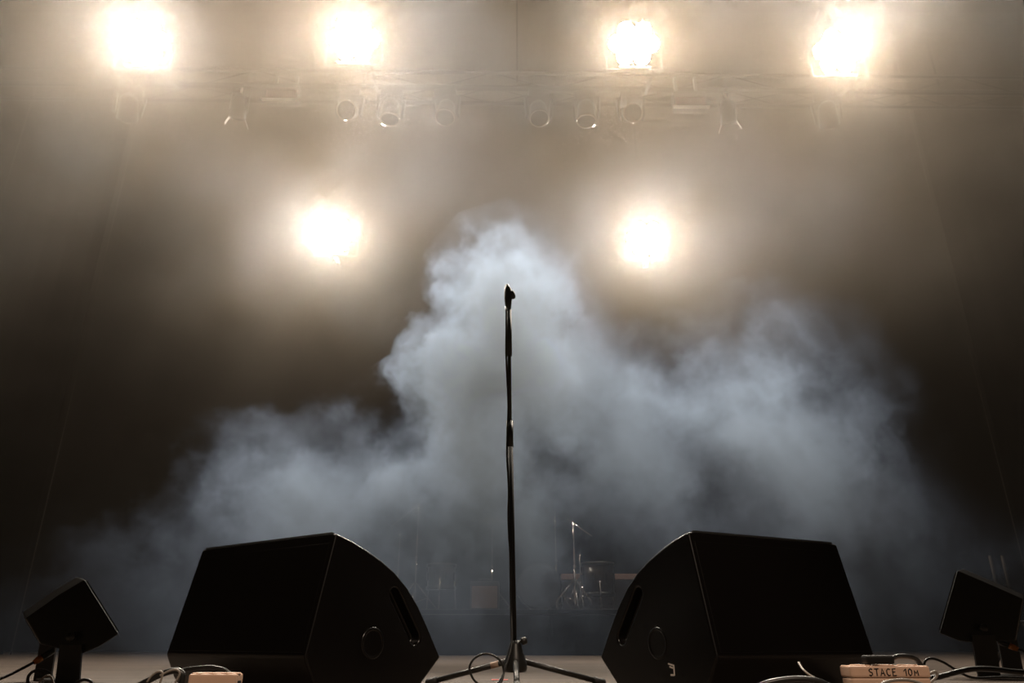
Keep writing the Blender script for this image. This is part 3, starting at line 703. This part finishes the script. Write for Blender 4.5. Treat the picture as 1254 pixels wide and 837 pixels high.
parcan(1012, -2, 6.2, 'par can with bright barn doors hung above the outer blinder', 35, -15)
p = at_y(1012, -2, 6.2)
tag(new_obj('drop_pipe', tube(B(), [(p.x, p.y, p.z + 0.29), (p.x, p.y, 10.98)], 0.018, 8), 'truss', smooth=True), 'thin pipe holding the barn-door par can', 'pipe')

# ================================================================ drum riser and backline, seen faintly through the smoke
RT = 0.52
ris = thing('drum_riser', 'low dark drum riser at the back of the stage', 'platform', (0.1, 10.6, 0))
new_obj('deck', box(B(), (0, 0, RT - 0.03), (4.2, 2.2, 0.06), None, 0.006), 'shell', ris)
new_obj('skirt', box(B(), (0, 0, (RT - 0.06) / 2 + 0.002), (4.1, 2.1, RT - 0.062)), 'drape', ris)
new_obj('edge_trim', box(B(), (0, -1.102, RT - 0.03), (4.2, 0.006, 0.05), None, 0.001), 'drape', ris)
YD = 10.1
def floor_px(px, Y=YD): return at_y(px, 745, Y).x
def drum(name, label, cat, c, r, dep, axis_rot, feet=(), shell='shell', front='skin'):
    t = thing(name, label, cat, c)
    mt = axis_rot
    new_obj('shell', lathe(B(), [(r - 0.006, -dep / 2), (r, -dep / 2), (r, dep / 2), (r - 0.006, dep / 2)], 32, mt), shell, t, True)
    for s in (-1, 1):
        new_obj('drum_head', lathe(B(), [(0, s * (dep / 2 + 0.002)), (r - 0.004, s * (dep / 2 + 0.002)), (r - 0.004, s * (dep / 2 - 0.01))], 32, mt), front, t)
        new_obj('hoop', lathe(B(), [(r + 0.002, s * (dep / 2 - 0.03)), (r + 0.016, s * (dep / 2 - 0.03)), (r + 0.016, s * (dep / 2 + 0.012)), (r + 0.002, s * (dep / 2 + 0.012))], 32, mt), 'steel', t, True)
    for j in range(8):
        a = 2 * math.pi * (j + 0.5) / 8
        new_obj('lug', box(B(), (0, 0, 0), (0.022, 0.03, dep * 0.35), mt @ Matrix.Rotation(a, 4, 'Z') @ Matrix.Translation((r + 0.008, 0, 0)), 0.004), 'steel', t)
    for (a, b) in feet:
        new_obj('leg', tube(B(), [a, b], 0.009, 8), 'chrome', t, True)
    return t
FX = Matrix.Rotation(R(90), 4, 'X')
bx = at_y(660, 712, YD).x
drum('bass_drum', 'big dark bass drum standing on the riser', 'drum', (bx, YD, RT + 0.290), 0.27, 0.42, FX,
     [((0.26, -0.12, -0.06), (0.40, -0.22, -0.270)), ((-0.26, -0.12, -0.06), (-0.40, -0.22, -0.270))])
px1 = at_y(733, 715, YD + 0.1)
drum('floor_tom', 'dark floor tom on three chrome legs beside the bass drum', 'drum', (px1.x, YD + 0.15, RT + 0.40), 0.21, 0.40, Matrix.Identity(4),
     [((0.225 * math.cos(a), 0.225 * math.sin(a), -0.02), (0.25 * math.cos(a), 0.25 * math.sin(a), -0.398)) for a in (R(-90), R(30), R(150))])
px2 = at_y(541, 692, YD)
drum('rack_tom', 'dark tom on legs at the far end of the riser from the floor tom', 'drum', (px2.x, YD, RT + 0.42), 0.18, 0.30, Matrix.Identity(4),
     [((0.195 * math.cos(a), 0.195 * math.sin(a), -0.02), (0.22 * math.cos(a), 0.22 * math.sin(a), -0.418)) for a in (R(-90), R(30), R(150))])
def stand(label, px, Y, ytop, boom=None, cym=None, name='cymbal_stand', cat='cymbal stand', z0=RT, grp='chrome stands around the drums'):
    b_ = at_y(px, 745, Y); zt_ = at_y(px, ytop, Y).z - z0
    t = thing(name, label, cat, (b_.x, Y, z0), 0, grp)
    new_obj('lower_tube', tube(B(), [(0, 0, 0.06), (0, 0, zt_ * 0.5)], 0.014, 8), 'chrome', t, True)
    new_obj('upper_tube', tube(B(), [(0, 0, zt_ * 0.48), (0, 0, zt_)], 0.010, 8), 'chrome', t, True)
    new_obj('collar', lathe(B(), [(0, zt_ * 0.47), (0.02, zt_ * 0.47), (0.022, zt_ * 0.5), (0.012, zt_ * 0.52), (0, zt_ * 0.52)], 10), 'chrome', t, True)
    for a in (R(-90), R(35), R(150)):
        c_, s_ = math.cos(a), math.sin(a)
        lg = new_obj('leg', tube(B(), [(0.015 * c_, 0.015 * s_, 0.34), (0.34 * c_, 0.34 * s_, 0.018)], 0.009, 6), 'chrome', t, True)
        new_obj('brace', tube(B(), [(0.015 * c_, 0.015 * s_, 0.10), (0.19 * c_, 0.19 * s_, 0.165)], 0.006, 6), 'chrome', lg, True)
        new_obj('rubber_foot', lathe(B(), [(0, -0.018), (0.016, -0.018), (0.018, 0.0), (0.012, 0.014), (0, 0.014)], 10, Matrix.Translation((0.345 * c_, 0.345 * s_, 0.018))), 'rubber', lg, True)
    tip = Vector((0, 0, zt_))
    if boom:
        e = at_y(*boom, Y); e = Vector((e.x - b_.x, 0, e.z - z0)); d_ = (e - tip)
        new_obj('boom_arm', tube(B(), [tip - d_ * 0.3, e], 0.009, 8), 'chrome', t, True); tip = e
    if cym:
        cm = new_obj('cymbal', lathe(B(), [(0.01, 0.03), (0.03, 0.028), (0.045, 0.012), (cym, -0.022), (cym, -0.024), (0.045, 0.009), (0.01, 0.026)], 32, Matrix.Translation(tip + Vector((0, 0, 0.01))) @ Matrix.Rotation(R(-14), 4, 'X')), 'brass', t, True)
        new_obj('wing_nut', lathe(B(), [(0, 0.05), (0.01, 0.05), (0.012, 0.03), (0, 0.03)], 8, Matrix.Translation(tip + Vector((0, 0, 0.01)))), 'chrome', cm)
    return t
stand('chrome stand with slanting boom arm, behind the unmarked wedge', 507, YD - 0.1, 618, (478, 646), None)
stand('short straight chrome stand next to the slanting boom arm stand', 485, YD + 0.75, 650)
stand('tall chrome stand between bass drum and the dark tom', 602, YD + 0.2, 640, None, 0.2)
stand('tall chrome stand with upright tube just beside the bass drum', 682, YD + 0.62, 622, None, None)
stand('chrome cymbal stand with spread tripod between bass drum and floor tom', 705, YD - 0.6, 641, (725, 657), None)
stand('short chrome stand close behind the spread tripod cymbal stand', 712, YD + 0.05, 679)
def case(label, px0, px1, py0, Y, h, dep):
    a = at_y(px0, py0, Y); b = at_y(px1, py0, Y)
    t = thing('flight_case', label, 'case', ((a.x + b.x) / 2, Y + dep / 2, RT)); L = b.x - a.x; h = a.z - RT
    new_obj('body', box(B(), (0, 0, (h - 0.085) / 2), (L, dep, h - 0.085), None, 0.006), 'shell', t)
    new_obj('lid', box(B(), (0, 0, h - 0.041), (L + 0.006, dep + 0.006, 0.08), None, 0.006), 'pink', t)['label'] = 'pinkish pale lid edge'
    for sx in (-0.3, 0.3): new_obj('latch', box(B(), (sx * L, -dep / 2 - 0.004, h - 0.09), (0.06, 0.01, 0.07), None, 0.002), 'alu', t)
case('long low case with pinkish lid behind the floor tom and stands', 688, 800, 703, YD + 1.12, 0.3, 0.25)
bp_ = at_y(594, 712, YD - 0.3)
am = thing('small_amplifier', 'small brown cloth covered amplifier between the tom and bass drum', 'amplifier', (bp_.x, YD - 0.3, RT))
new_obj('cabinet', box(B(), (0, 0, 0.17), (0.36, 0.2, 0.34), None, 0.012), 'shell', am)
new_obj('grille_cloth', box(B(), (0, -0.1, 0.15), (0.32, 0.01, 0.26), None, 0.003), 'brown', am)
new_obj('carry_handle', tube(B(), spline([(-0.08, 0, 0.34), (-0.06, 0, 0.37), (0.06, 0, 0.37), (0.08, 0, 0.34)], 4), 0.008, 6), 'black', am, True)
# guitar stand at the far side, behind the fill speaker
gp = at_y(1224, 700, 5.6)
gs = thing('guitar_stand', 'two-pronged metal guitar stand behind the fill speaker past the STACE power strip', 'stand', (gp.x, 5.6, 0))
zg = at_y(1224, 681, 5.6).z
for sx in (-1, 1):
    new_obj('upright', tube(B(), [(sx * 0.045, 0, 0.30), (sx * 0.045, 0, zg)], 0.010, 8), 'line', gs, True)
    new_obj('leg', tube(B(), [(sx * 0.045, 0, 0.30), (sx * 0.22, -0.18, 0.012)], 0.010, 8), 'line', gs, True)
new_obj('leg', tube(B(), [(0, 0, 0.30), (0, 0.28, 0.012)], 0.010, 8), 'line', gs, True)
new_obj('cross_bar', tube(B(), [(-0.06, 0, 0.31), (0.06, 0, 0.31)], 0.014, 8), 'line', gs, True)
new_obj('cradle', tube(B(), spline([(-0.12, -0.10, 0.30), (-0.10, -0.02, 0.29), (0.10, -0.02, 0.29), (0.12, -0.10, 0.30)], 4), 0.010, 8), 'rubber', gs, True)
